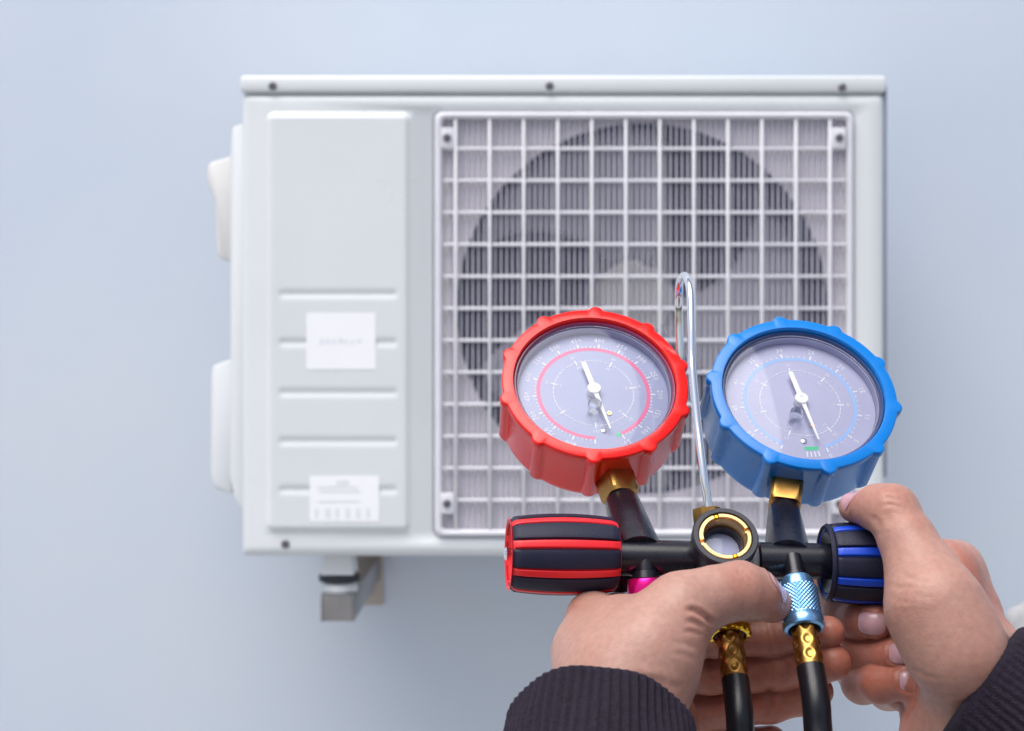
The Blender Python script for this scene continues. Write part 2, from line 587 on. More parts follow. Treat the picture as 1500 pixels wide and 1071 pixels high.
for k in range(3):
    a0 = R(95 + 120 * k)
    vs, fs = [], []
    na, nr = 16, 12
    for i in range(nr + 1):
        r = .050 + (FR - .016 - .050) * i / nr
        for j in range(na + 1):
            u = j / na
            sp = R(52) + R(26) * (i / nr)
            th = a0 + R(28) * (i / nr) ** 1.4 + (u - .5) * sp
            y = .024 * (u - .5) * 2
            vs.append(hubc + Vector((r * math.cos(th), y, r * math.sin(th))))
    for i in range(nr):
        for j in range(na):
            a = i * (na + 1) + j
            fs.append((a, a + 1, a + na + 2, a + na + 1))
    b = put('fan_blade', from_arrays('fan_blade', vs, fs), M['ac_fan'], fan)
    b.modifiers.new('solid', 'SOLIDIFY').thickness = 0.003
mb = put('motor_mount', box('motor_mount', hubc.x - .055, hubc.x + .055, hubc.y + .062, hubc.y + .085, gb_ + .01, gt_ - .01, .003), M['ac_motor'], fan)

# screws
for (px, py, y) in ((400, 127, YA - .003), (805, 127, YA - .003), (1233, 129, YA - .003), (418, 797, YA), (655, 203, YA - .0055), (1228, 203, YA - .0055), (655, 737, YA - .0055), (1228, 737, YA - .0055)):
    c = Vector((ax(px), y - .0002, az(py)))
    if 640 < px < 1240 and py > 150:
        put('screw_boss', box('screw_boss', c.x - .0085, c.x + .0085, YA - .0054, YA + .003, c.z - .013, c.z + .013, .001), M['ac_grille'], gr)
    put('screw', lathe('screw', c, (0, -1, 0), [(.0052, -.001), (.0052, .0012), (.0040, .0024), (.0018, .0026), (.0012, .0015), (0, .0015)], 20), M['screw'], ac)


# covers on its left side
def prism(name, poly, y0, y1, bevel=.003):
    n = len(poly)
    vs = [(x, y0, z) for x, z in poly] + [(x, y1, z) for x, z in poly]
    fs = [tuple(range(n)), tuple(range(2 * n - 1, n - 1, -1))] + [(i, i + n, (i + 1) % n + n, (i + 1) % n) for i in range(n)]
    me = from_arrays(name, vs, fs, False)
    bm = bmesh.new(); bm.from_mesh(me)
    bmesh.ops.bevel(bm, geom=list(bm.edges), offset=bevel, segments=2, affect='EDGES', profile=.5)
    bm.to_mesh(me); bm.free()
    me.polygons.foreach_set('use_smooth', [True] * len(me.polygons))
    me.set_sharp_from_angle(angle=R(40))
    return me


yc = YA + .03
A = lambda px, py, y=yc: (ax(px, y), az(py, y))
edge = X0 - .0006
put('side_cover', prism('side_cover', [(edge, az(180, yc)), A(340, 186), A(337, 230), A(337, 700), A(342, 726), A(352, 744), (edge, az(750, yc))], yc, yc + .20), M['ac_white'], ac)
sx = ax(337, yc) - .0006
put('carry_handle', prism('carry_handle', [(sx, az(226, yc)), A(303, 236), A(299, 250), A(301, 268), A(311, 292), A(314, 366), A(319, 378), (sx, az(381, yc))], yc + .015, yc + .15), M['ac_cover'], ac)
put('pipe_cover', prism('pipe_cover', [(sx, az(526, yc)), A(308, 536), A(305, 552), A(305, 700), A(310, 716), (sx, az(726, yc))], yc + .015, yc + .17), M['ac_white'], ac)


# wall brackets under the unit
def bracket(px_c, label):
    xa = ax(px_c, YA + .045)
    zt = az(872, YA + .02)
    b = empty('wall_bracket', (xa, YW - .002, zt), label, 'bracket', 'wall brackets carrying the unit')
    # arm: open channel
    vs = []
    w_, h_, t_ = .021, .036, .003
    prof = [(-w_, 0), (w_, 0), (w_, -h_), (w_ - t_, -h_), (w_ - t_, -t_), (-w_ + t_, -t_), (-w_ + t_, -h_), (-w_, -h_)]
    put('bracket_arm', prism('bracket_arm', [(xa + x, zt + z) for x, z in prof], YA + .03, YW - .0065, .0006), M['galv'], b)
    put('wall_plate', box('wall_plate', xa - .026, xa + .026, YW - .006, YW - .001, zt - .075, zt + .10, .001), M['bracket_beige'], b)
    put('end_cap', box('end_cap', xa - w_ + t_ + .0004, xa + w_ - t_ - .0004, YA + .031, YA + .034, zt - h_ + .001, zt - t_ - .0004), M['galv'], b)
    put('rubber_mount', lathe('rubber_mount', Vector((xa, YA + .055, zt + .0165)), (0, 0, 1), [(.020, -.004), (.026, -.003), (.027, 0), (.026, .005), (.020, .006)], 28), M['rubber_dark'], b)
    put('bolt_washer', lathe('bolt_washer', Vector((xa, YA + .055, zt + .0005)), (0, 0, 1), [(.023, 0), (.024, .004), (.021, .011), (.016, .012)], 28), M['ac_white'], b)
    put('bolt', lathe('bolt', Vector((xa + .003, YW - .0062, zt - .052)), (0, -1, 0), [(.008, 0), (.008, .006), (.006, .007), (0, .007)], 6), M['screw'], b)
    # the unit's own foot on the mount
    put('mounting_foot', prism('mounting_foot', [(xa - .021, zt + .0235), (xa + .021, zt + .0235), (xa + .017, az(815) - .0010), (xa - .017, az(815) - .0010)], YA + .03, YA + .085, .0015), M['ac_white'], ac)


bracket(496, 'metal wall bracket with dark rubber mount under the unit, left of the red knob')
bracket(1150, 'metal wall bracket under the unit, behind the blue knob and the hands')

# ------------------------------------------------------------------ manifold gauge set
NRM = V(0.05, 0.615, 0.787).normalized()           # the way the dials face
gs = empty('manifold_gauge_set', P(1062, 817, .561), 'black manifold with one red and one blue pressure gauge held up in both hands', 'gauge set')
LEATHER = None


def text_mesh(body, size):
    cu = bpy.data.curves.new('t', 'FONT')
    cu.body = body
    cu.size = size
    cu.align_x = 'CENTER'
    cu.align_y = 'CENTER'
    cu.resolution_u = 1
    o = bpy.data.objects.new('t', cu)
    C.objects.link(o)
    dg = bpy.context.evaluated_depsgraph_get()
    me = bpy.data.meshes.new_from_object(o.evaluated_get(dg))
    vs = [v.co.copy() for v in me.vertices]
    fs = [tuple(p.vertices) for p in me.polygons]
    bpy.data.objects.remove(o)
    bpy.data.curves.remove(cu)
    bpy.data.meshes.remove(me)
    return vs, fs


_tc = {}


def gauge(cx, cy, dep, d, boot, rim, dialm, ringm, label, dial_rot, values, mirror_a0, arc0, arc1, ntick, needle_a, green):
    Cn = P(cx, cy, dep)
    n = NRM
    d = Vector(d); d = (d - n * d.dot(n)).normalized()
    e = d.cross(n)
    if e.x < 0: e = -e

    def at(r, deg, z):                       # deg from the nipple direction, towards the right
        a = R(deg)
        return Cn + (d * math.cos(a) + e * math.sin(a)) * r + n * z

    # boot with ten ribs
    N = 400
    hw = .0031 / .040

    def rib(th, i, t):
        q = ((math.degrees(th) + 15 + 18) % 36) - 18
        q = R(q) / hw
        if i in BI:
            k = max(0.0, 1 - q * q) ** .75
            return BI[i] * k
        return 0.0

    prof = [(.0350, -.0062), (.0350, -.0012), (.0351, -.0004), (.0354, 0), (.0396, 0), (.0399, -.0002), (.0401, -.0006), (.0401, -.0036), (.0397, -.0042), (.0394, -.0050),
            (.0393, -.0265), (.0390, -.0285), (.0382, -.0300), (.0365, -.0308), (.0200, -.0308)]
    BI = {4: .0016, 5: .0019, 6: .0021, 7: .0021, 8: .0023, 9: .0023, 10: .0023, 11: .0016, 12: .0004}
    x_ = d
    vs, fs = [], []
    for i, (r, t) in enumerate(prof):
        for j in range(N):
            th = 2 * math.pi * j / N
            rr = r + rib(th, i, t)
            vs.append(Cn + (d * math.cos(th) + e * math.sin(th)) * rr + n * t)
    for i in range(len(prof) - 1):
        for j in range(N):
            fs.append((i * N + j, i * N + (j + 1) % N, (i + 1) * N + (j + 1) % N, (i + 1) * N + j))
    fs.append(tuple((len(prof) - 1) * N + j for j in range(N)))
    g = put('pressure_gauge', from_arrays('pressure_gauge', vs, fs, True, 40), boot, gs)
    g['label'] = label
    # rim of the instrument inside the boot, dial, lens
    put('rim', lathe('rim', Cn, n, [(.03485, -.0060), (.03485, -.0026), (.0346, -.0021), (.0341, -.0021), (.0337, -.0026), (.0336, -.0034), (.0336, -.0090)], 120, hint=d, cap0=False, cap1=False), rim, g)
    put('inner_ring', lathe('inner_ring', Cn, n, [(.0335, -.0088), (.0335, -.0048), (.0331, -.0044), (.0328, -.0046), (.0327, -.0088)], 120, hint=d, cap0=False, cap1=False), M['dial_blue'], g)
    put('dial_face', lathe('dial_face', Cn, n, [(.0326, -.0094), (.0326, -.0084), (.0, -.0084)], 100, hint=d), dialm, g)
    put('lens', lathe('lens', Cn, n, [(.0334, -.0042), (.0334, -.0034), (.030, -.0031), (.018, -.0026), (.008, -.0024), (.0, -.0024)], 100, hint=d, cap0=False), M['lens'], g)
    zp = -.00835
    # printed marks

    def arc(r0, r1, a0, a1, z, k=80):
        vs, fs = [], []
        for i in range(k + 1):
            a = a0 + (a1 - a0) * i / k + dial_rot
            vs += [at(r0, a, z), at(r1, a, z)]
        for i in range(k):
            fs.append((2 * i, 2 * i + 1, 2 * i + 3, 2 * i + 2))
        return vs, fs

    RS = .0240
    v, f = arc(RS - .0008, RS + .0008, arc0, arc1, zp)
    put('scale_ring', from_arrays('scale_ring', v, f, False), ringm, g)
    v, f = arc(RS - .0008, RS + .0010, green[0], green[1], zp + .00003, 12)
    put('scale_mark', from_arrays('scale_mark', v, f, False), M['pr_green'], g)
    vs, fs = [], []

    def quad(r0, r1, a, wd):
        k = len(vs)
        a += dial_rot
        c0, c1 = at(r0, a, zp + .00006), at(r1, a, zp + .00006)
        s = (-d * math.sin(R(a)) + e * math.cos(R(a))) * wd * .5
        vs.extend([c0 - s, c0 + s, c1 + s, c1 - s])
        fs.append((k, k + 1, k + 2, k + 3))

    span = arc1 - arc0
    if ntick == 12:
        for q in range(4):
            quad(RS + .0018, RS + .0044, green[0] + 2 + 3.6 * q, .0005)
    for k in range(ntick):
        a = arc0 + span * k / (ntick - 1)
        quad(RS + .0009, RS + .0030, a, .00065)
        if k < ntick - 1:
            for q in range(1, 5):
                quad(RS + .0009, RS + .0017, a + span / (ntick - 1) * q / 5, .00036)
    for k in range(52):
        a = arc0 + 24 + (span - 48) * k / 51
        big = k % 7 == 3
        quad(.0172 - (.0012 if big else 0), .0178 + (.0012 if big else 0), a, .0006 if big else .00044)
    vv, ff = arc(.0174, .0176, arc0 + 24, arc1 - 24, zp + .00006)
    k0 = len(vs); vs += vv; fs += [tuple(i + k0 for i in f_) for f_ in ff]

    def word(body, size, r, a):
        key = (body,)
        if key not in _tc: _tc[key] = text_mesh(body, 1.0)
        tv, tf = _tc[key]
        k = len(vs)
        a2 = R(a + dial_rot)
        ori = at(r, a + dial_rot, zp + .00006)
        rad = d * math.cos(a2) + e * math.sin(a2)        # outwards
        up = rad
        right = -(d * -math.sin(a2) + e * math.cos(a2))
        for p in tv:
            vs.append(ori + right * p.x * size + up * p.y * size)
        for p in tf:
            fs.append(tuple(i + k for i in p))

    for k, s in enumerate(values):
        if s: word(s, .0034, RS + .0050, arc0 + span * k / (ntick - 1))
    for k, s in enumerate(('-20', '0', '10', '20', '30', '40', '50')):
        a = arc0 + 24 + (span - 48) * (3 + 7 * k) / 51
        word(s, .0022, .0207, a)
        word(s, .0020, .0146, a)
    put('scale_print', from_arrays('scale_print', vs, fs, False), M['pr_white'], g)['kind'] = 'stuff'
    # needle
    na = needle_a + dial_rot
    a2 = R(na)
    rad = d * math.cos(a2) + e * math.sin(a2)
    sid = -d * math.sin(a2) + e * math.cos(a2)
    outl = [(-.0150, .0000), (-.0149, .0007), (-.0145, .0010), (-.0035, .0011), (.0, .0011), (.006, .0008), (.0215, .00035), (.0222, .0), (.0215, -.00035), (.006, -.0008), (.0, -.0011), (-.0035, -.0011), (-.0145, -.0010), (-.0149, -.0007)]
    zn = -.0056
    vs, fs = [], []
    for z in (zn, zn + .0004):
        vs += [Cn + rad * a + sid * b + n * z for a, b in outl]
    k = len(outl)
    fs = [tuple(range(k)), tuple(range(2 * k - 1, k - 1, -1))] + [(i, (i + 1) % k, (i + 1) % k + k, i + k) for i in range(k)]
    nd = put('needle', from_arrays('needle', vs, fs, False), M['needle'], g)
    put('needle_hub', lathe('needle_hub', Cn, n, [(.0030, zn - .0026), (.0030, zn + .0006), (.0027, zn + .0010), (.0010, zn + .0011), (.0008, zn + .0007), (0, zn + .0007)], 32, hint=d), M['needle'], g)
    # calibration plug in the lens and small dial screw
    pc = at(.0105, -14 + dial_rot * .5, 0)
    put('lens_plug', lathe('lens_plug', pc, n, [(.0029, -.0060), (.0029, -.0022), (.0026, -.0016), (0, -.0016)], 36, hint=d), M['plug'], g)
    sc = at(.0128, 18 + dial_rot, 0)
    put('dial_dot', lathe('dial_dot', sc, n, [(.0010, zp), (.0010, zp + .0005), (.0004, zp + .0005), (.0003, zp + .0002), (0, zp + .0002)], 16, hint=d), M['brass_pale'], g)
    sc = at(.0205, -2 + dial_rot, 0)
    put('dial_dot', lathe('dial_dot', sc, n, [(.0012, zp), (.0012, zp + .0006), (.0006, zp + .0008), (0, zp + .0008)], 16, hint=d), M['chrome'], g)  # chrome dot modelled in place of the screw hole's reflection
    return g, Cn, d, e


vals_red = [''] + ['%d' % (50 * k) for k in range(16, 0, -1)]
vals_blue = ['', '50', '45', '40', '35', '30', '25', '20', '15', '10', '5', '0']
g1, C1, d1, e1 = gauge(872, 558, .615, V(.217, -.77, .60), M['red'], M['rim_red'], M['dial_red'], M['pr_pink'],
                       'gauge in a red ribbed rubber boot', 0, vals_red, 0, -13, -345, 17, 4, (9, 14))
g2, C2, d2, e2 = gauge(1178, 573, .615, V(-.22, -.77, .60), M['blue'], M['rim_blue'], M['dial_blue'], M['pr_sky'],
                       'gauge in a blue ribbed rubber boot', 12, vals_blue, 0, -24, -340, 12, 13, (-2, 12))


# brass square nut + collar between gauge and stem, then the black stem
def square_nut(name, c, axis, hint, a, h, parent):
    x, y, z = frame_from(axis, hint)
    vs, fs = [], []
    N = 48
    rings = [(.84, 0), (1.0, .0016), (1.0, h - .0016), (.80, h)]
    for sc, t in rings:
        for j in range(N):
            th = 2 * math.pi * j / N
            m_ = max(abs(math.cos(th)), abs(math.sin(th)))
            r = min(a / m_, a * 1.30)
            if sc < 1: r = min(r, a * 1.30 * sc + a * .12)
            vs.append(c + (x * math.cos(th) + y * math.sin(th)) * r + z * t)
    for i in range(len(rings) - 1):
        for j in range(N):
            fs.append((i * N + j, i * N + (j + 1) % N, (i + 1) * N + (j + 1) % N, (i + 1) * N + j))
    fs.append(tuple(range(N))[::-1]); fs.append(tuple(3 * N + j for j in range(N)))
    return put(name, from_arrays(name, vs, fs, True, 25), M['brass'], parent)


def stem(Cn, d, e, twist, end, r0, r1):
    base = Cn + NRM * -.017 + d * .0375
    hint = (e * math.cos(R(twist)) + NRM * math.sin(R(twist)))
    square_nut('brass_nut', base, d, hint, .0066, .0115, gs)
    c1 = base + d * .0115
    put('brass_collar', lathe('brass_collar', c1, d, [(.0050, 0), (.0050, .0012), (.0044, .0022), (.0044, .0034)], 40), M['brass'], gs)
    s0 = c1 + d * .0025
    ax_ = (end - s0)
    L = ax_.length
    put('stem', lathe('stem', s0, ax_, [(.0044, 0), (r0 - .0008, .0), (r0, .0010), (r0 + (r1 - r0) * .5, L * .5), (r1, L)], 48), M['black'], gs)


BY = .561
stem(C1, d1, e1, -20, P(935, 818, BY), .0072, .0104)
stem(C2, d2, e2, 8, P(1154, 821, BY), .0066, .0094)

# bar and centre block, sight glass
BL, BR_ = P(893, 816.5, BY - .001), P(1232, 823, BY + .001)
for pa, pb in ((BL, BL.lerp(BR_, (1017 - 893) / 339)), (BL.lerp(BR_, (1108 - 893) / 339), BR_)):
    LB = (pb - pa).length
    put('manifold_bar', lathe('manifold_bar', pa, pb - pa, [(.0060, 0), (.0071, .0008), (.0071, LB - .0008), (.006, LB)], 64), M['black'], gs)
SG = P(1063, 784.5, .548)                         # front of the sight glass ring
blk = put('sight_glass_body', lathe('sight_glass_body', SG, NRM, [(.0080, -.031), (.0115, -.029), (.0118, -.008), (.0127, -.005), (.0128, -.0008), (.0123, 0), (.0106, 0), (.0103, -.0006), (.0103, -.016)], 90, cap1=True), M['ring_black'], gs)
blk['label'] = 'round housing with a brass ring and glass'
put('center_block', box('center_block', P(1012, 0, BY).x, P(1112, 0, BY).x, BY - .0062, BY + .0085, P(0, 877, BY).z, P(0, 834, BY).z, .004, 3), M['black'], gs)
# brass ring with four notches
x_, y_, z_ = frame_from(NRM, (1, 0, 0))
vs, fs = [], []
N = 192
pr = [(.0102, -.0012), (.0101, -.0004), (.0098, -.0002), (.0086, -.0002), (.0083, -.0006), (.0081, -.0022), (.0080, -.0110)]
for i, (r, t) in enumerate(pr):
    for j in range(N):
        th = 2 * math.pi * j / N
        q = ((math.degrees(th) - 18 + 45) % 90) - 45
        tt = t - (.0013 if (abs(q) < 5.5 and 0 < i < 5) else 0)
        vs.append(SG + (x_ * math.cos(th) + y_ * math.sin(th)) * r + z_ * tt)
for i in range(len(pr) - 1):
    for j in range(N):
        fs.append((i * N + j, i * N + (j + 1) % N, (i + 1) * N + (j + 1) % N, (i + 1) * N + j))
put('brass_ring', from_arrays('brass_ring', vs, fs, True, 30), M['brass_pale'], blk)
for k in (0, 1, 2, 3):
    a = R(18 + 90 * k)
    if k in (1, 3):
        c = SG + (x_ * math.cos(a) + y_ * math.sin(a)) * .0091
        put('notch_pin', lathe('notch_pin', c, NRM, [(.0009, -.002), (.0009, -.0006), (.0006, -.0003), (0, -.0003)], 16), M['brass_gold'], blk)
put('sight_seal', lathe('sight_seal', SG, NRM, [(.0079, -.0070), (.0079, -.0062), (.0070, -.0060), (.0068, -.0066), (.0068, -.0100)], 64, cap0=False, cap1=False), M['rubber_dark'], blk)
put('sight_inside', lathe('sight_inside', SG, NRM, [(.0079, -.0112), (.0079, -.0100), (0.0, -.0100)], 64), M['dial_red'], blk)
put('sight_glass', lathe('sight_glass', SG, NRM, [(.0079, -.0085), (.0079, -.0078), (.004, -.0076), (0, -.0075)], 64, cap0=False), M['lens'], blk)

# hook of chromed rod and its brass seat
hk = spline([P(1041, 772, .564), P(1037, 738, .566), P(1030, 690, .5685), P(1021, 615, .577), P(1014.5, 545, .584), P(1013.2, 520, .587), P(1012.8, 470, .592), P(1011.5, 432, .597), P(1008, 412, .603), P(1002.5, 404, .612), P(996.5, 411, .621), P(994.3, 432, .628), P(994.3, 470, .629), P(996.8, 520, .628), P(997.5, 534, .628)], 10)
nr = len(hk)
put('hook', tube('hook', hk, [.00170] * (nr - 3) + [.0012, .0009, .0004], 20), M['chrome'], gs)
hd = (Vector(hk[10]) - Vector(hk[0])).normalized()
put('hook_seat', lathe('hook_seat', P(1035, 748, .5675) - hd * .0085, hd, [(.0056, 0), (.0056, .0075), (.0054, .0095), (.0020, .0102), (.0016, .0104)], 6, sharp=20), M['brass'], gs)


# valve knobs
def knob(c, axis, L, rend, rmid, colm, label, hollow, phase):
    """c = centre of the end seen in the photograph, axis points into the knob"""
    x, y, z = frame_from(axis, (0, 0, 1))
    prof_r = lambda t: rend + (rmid - rend) * (1 - (2 * t / L - 1) ** 2)

    core = []
    if hollow:
        core = [(.0076, .012), (.0112, .010), (.0122, .0012), (.0130, .0), (.0142, .0)]
    else:
        core = [(0, .0030), (.0110, .0030), (.0124, .0008), (.0132, .0), (.0142, .0)]
    K = 14
    for i in range(K + 1):
        t = .0006 + (L - .0012) * i / K
        core.append((prof_r(t) - .0011, t))
    core += [(rend - .0030, L), (0, L)]
    kb = put('valve_knob', lathe('valve_knob', c, axis, core, 96, hint=(0, 0, 1)), colm, gs)
    kb['label'] = label

    def patch(name, a, half, inset, t0, t1, m, edge_round=.0008):
        vs, fs = [], []
        na, nt = 10, 26
        for i in range(nt + 1):
            t = t0 + (t1 - t0) * i / nt
            et = min(t - t0, t1 - t)
            for j in range(na + 1):
                u = 2 * j / na - 1
                u = math.copysign(abs(u) ** .8, u)
                r = prof_r(t)
                ea = (1 - abs(u)) * half * r
                dd = min(et, ea)
                q = max(0.0, 1 - dd / edge_round)
                rr = r - inset - edge_round * (1 - math.sqrt(max(0.0, 1 - q * q)))
                th = a + u * half
                vs.append(c + (x * math.cos(th) + y * math.sin(th)) * rr + z * t)
        for i in range(nt):
            for j in range(na):
                k = i * (na + 1) + j
                fs.append((k, k + 1, k + na + 2, k + na + 1))
        # skirt
        bd = [j for j in range(na + 1)] + [i * (na + 1) + na for i in range(1, nt + 1)] + [nt * (na + 1) + j for j in range(na - 1, -1, -1)] + [i * (na + 1) for i in range(nt - 1, 0, -1)]
        k0 = len(vs)
        for b in bd:
            p = vs[b]
            t = (p - c).dot(z)
            rv = (p - c) - z * t
            vs.append(c + z * t + rv.normalized() * (rv.length - .0012))
        for i in range(len(bd)):
            j = (i + 1) % len(bd)
            fs.append((bd[i], bd[j], k0 + j, k0 + i))
        put(name, from_arrays(name, vs, fs, True, 50), m, kb)

    for k in range(8):
        a = R(phase + 45 * k)
        patch('grip_strip', a, R(6.2), .0001, .0012, L - .0012, colm, .0006)
        patch('grip_panel', a + R(22.5), R(15.3), .0, .0006, L - .0006, M['grip'], .0011)
    if hollow:
        put('knob_socket', lathe('knob_socket', c, axis, [(.0073, .0035), (.0100, .0025), (.0119, .0004), (.0120, .0020)], 72, cap0=False, cap1=False), M['black'], kb)
        put('knob_collar', lathe('knob_collar', c, axis, [(.0128, .0010), (.0131, -.0004), (.0143, -.0006), (.0152, .0006), (.0147, .0016)], 72, cap0=False, cap1=False), M['grip'], kb)
    else:
        put('knob_screw', lathe('knob_screw', c, -Vector(axis), [(.0026, -.004), (.0026, .0008), (.0018, .0016), (0, .0018)], 20), M['chrome'], kb)
    return kb


KA = (BR_ - BL).normalized()
ka = (KA + Vector((0, .085, 0))).normalized()
knob(P(744.5, 811.5, .5545), ka, .0425, .0142, .0158, M['knob_red'], 'black knob with red strips', False, 22.5)
knob(P(1209, 824, BY), KA, .0385, .0148, .0163, M['knob_blue'], 'black knob with blue strips, in the grip of a hand', True, 21)
# valve bonnets and ports
DP = V(.02, -.785, .62).normalized()


def port(px, py, dep, r, L, axis):
    c = P(px, py, dep)
    put('port', lathe('port', c, axis, [(r * .98, -.004), (r, .0), (r, L * .55), (r * 1.22, L * .6), (r * 1.28, L), (r * .8, L)], 40), M['black'], gs)
    return c + Vector(axis) * L


DPL = V(0.0, -.93, .36).normalized()
pl = port(945, 824, BY - .004, .0042, .0070, DPL)
pr_ = port(1163, 829, BY - .0062, .0036, .0070, DP)
pm = port(1060, 862, BY - .004, .0042, .0070, DP)
put('valve_bonnet', lathe('valve_bonnet', P(906, 828, BY + .008), V(.05, -.98, -.1), [(.0042, 0), (.0042, .010), (.0030, .011), (0, .011)], 24), M['black'], gs)


# ------------------------------------------------------------------ hoses
def knurl(th, i, t):
    if t < .0046 or t > .0165: return 0.0
    a = 30 * th / (2 * math.pi) * 1.0
    b = t / .0016
    f = lambda q: abs((q % 1.0) - .5) * 2
    return .00030 * (f(a + b) + f(a - b)) - .0002


def ferrule(c, axis, r, L, parent):
    def fn(th, i, t):
        u = t / L
        row = (u * 3.3) % 1.0
        band = .00018 * math.cos((row - .5) * 2 * math.pi)
        q = ((th / (2 * math.pi) * 6 + .80) % 1.0) - .5
        dim = -.00080 * math.exp(-((q / .30) ** 2 + ((row - .5) / .30) ** 2) ** 2) * (u * 3.3 < 3)
        fade = min(1.0, min(t, L - t) / .0015)
        return (band + dim) * fade
    k = 56
    prof = [(r - .0006, 0)] + [(r, .0004 + (L - .0008) * i / k) for i in range(k + 1)] + [(r - .0008, L)]
    return put('ferrule', lathe('ferrule', c, axis, prof, 96, hint=(1, .3, .2), fn=fn, sharp=60), M['brass'], parent)


def hose(start, axis, cm, style, pts, label):
    axis = Vector(axis).normalized()
    h = empty('refrigerant_hose', start, label, 'hose', 'hoses screwed to the manifold')
    if style == 'knurl':
        prof = [(.0050, 0), (.0060, .0003), (.0064, .0012), (.0064, .0042)] + [(.0072, .0046 + .0001)] + [(.0072, .0047 + .0118 * i / 48) for i in range(49)] + [(.0073, .0168), (.0078, .0176), (.0079, .0200), (.0074, .0214), (.0062, .0218), (.0058, .0190)]
        put('coupling', lathe('coupling', start, axis, prof, 240, fn=knurl, sharp=45), cm, h)
        fs_ = start + axis * .0175
    elif style == 'flange':
        def sc(th, i, t):
            return .0004 * math.cos(th * 12) if 5 <= i <= 8 else 0
        prof = [(.0050, 0), (.0060, .0004), (.0064, .0014), (.0064, .0085), (.0068, .0092), (.0078, .0096), (.0082, .0106), (.0082, .0128), (.0076, .0138), (.0064, .0140), (.0058, .0120)]
        put('coupling', lathe('coupling', start, axis, prof, 120, fn=sc, sharp=35), cm, h)
        fs_ = start + axis * .0118
    else:
        prof = [(.0050, 0), (.0066, .0003), (.0071, .0012), (.0074, .0040), (.0074, .0150), (.0066, .0160), (.0058, .0160)]
        put('coupling', lathe('coupling', start, axis, prof, 60, sharp=35), cm, h)
        fs_ = start + axis * .0145
    L = .0195
    put('coupling_neck', lathe('coupling_neck', fs_ - axis * .002, axis, [(.0056, 0), (.0056, .0035), (.0045, .0036)], 32), M['rubber_dark'], h)
    r = .0050
    if style != 'plain':
        ferrule(fs_ + axis * .0010, axis, r, L, h)
        he = fs_ + axis * (L + .0006)
        path = spline([he - axis * .0006, he + axis * .013, he + axis * .027 + V(0, -.004, -.003)] + pts, 12)
    else:
        he = fs_
        path = spline([he, he + axis * .006] + pts, 10)
    put('hose', tube('hose', path, .00515, 28), M['hose'], h)
    return h


hose(pr_ - DP * .001, DP, M['blue_metal'], 'knurl', [P(1232, 1290, .49), P(1262, 1650, .50), P(1280, 2200, .55)],
     'black hose with a knurled blue coupling and brass ferrule pinched by the thumb')
hose(pm, DP, M['brass_gold'], 'flange', [P(1115, 1290, .495), P(1130, 1650, .50), P(1140, 2200, .55)],
     'black hose with a shiny yellow brass coupling below the sight glass')
hose(pl - DPL * .001, V(.05, -.98, .16), M['pink_metal'], 'plain', [P(958, 935, .5485), P(972, 975, .548)],
     'hose with a smooth pink coupling half hidden by the hand under the red knob')

# rough patch of plaster low on the wall
rnd = random.Random(8)
vs, fs = [], []
pc = (1512, 925)
NA = 40
for i, (q, h_) in enumerate(((1.0, .0), (.92, .0025), (.6, .0035), (.3, .003))):
    for j in range(NA):
        th = 2 * math.pi * j / NA
        rr = (1 + .16 * math.sin(3 * th + 1) + .10 * math.sin(7 * th)) * q
        vs.append((ax(pc[0] + 46 * rr * math.cos(th), YW), YW - .0005 - h_ - (rnd.uniform(-.0007, .0007) if i else 0), az(pc[1] + 40 * rr * math.sin(th), YW)))
for i in range(3):
    for j in range(NA):
        fs.append((i * NA + j, i * NA + (j + 1) % NA, (i + 1) * NA + (j + 1) % NA, (i + 1) * NA + j))
fs.append(tuple(3 * NA + j for j in range(NA)))
tag(link('plaster_patch', from_arrays('plaster_patch', vs, fs), None, mat('plaster', (.50, .50, .52), .8, col2=(.68, .67, .66), vscale=45, bump=.6, bscale=300)),
    'rough pale plaster patch on the wall beside the right sleeve', 'wall patch')

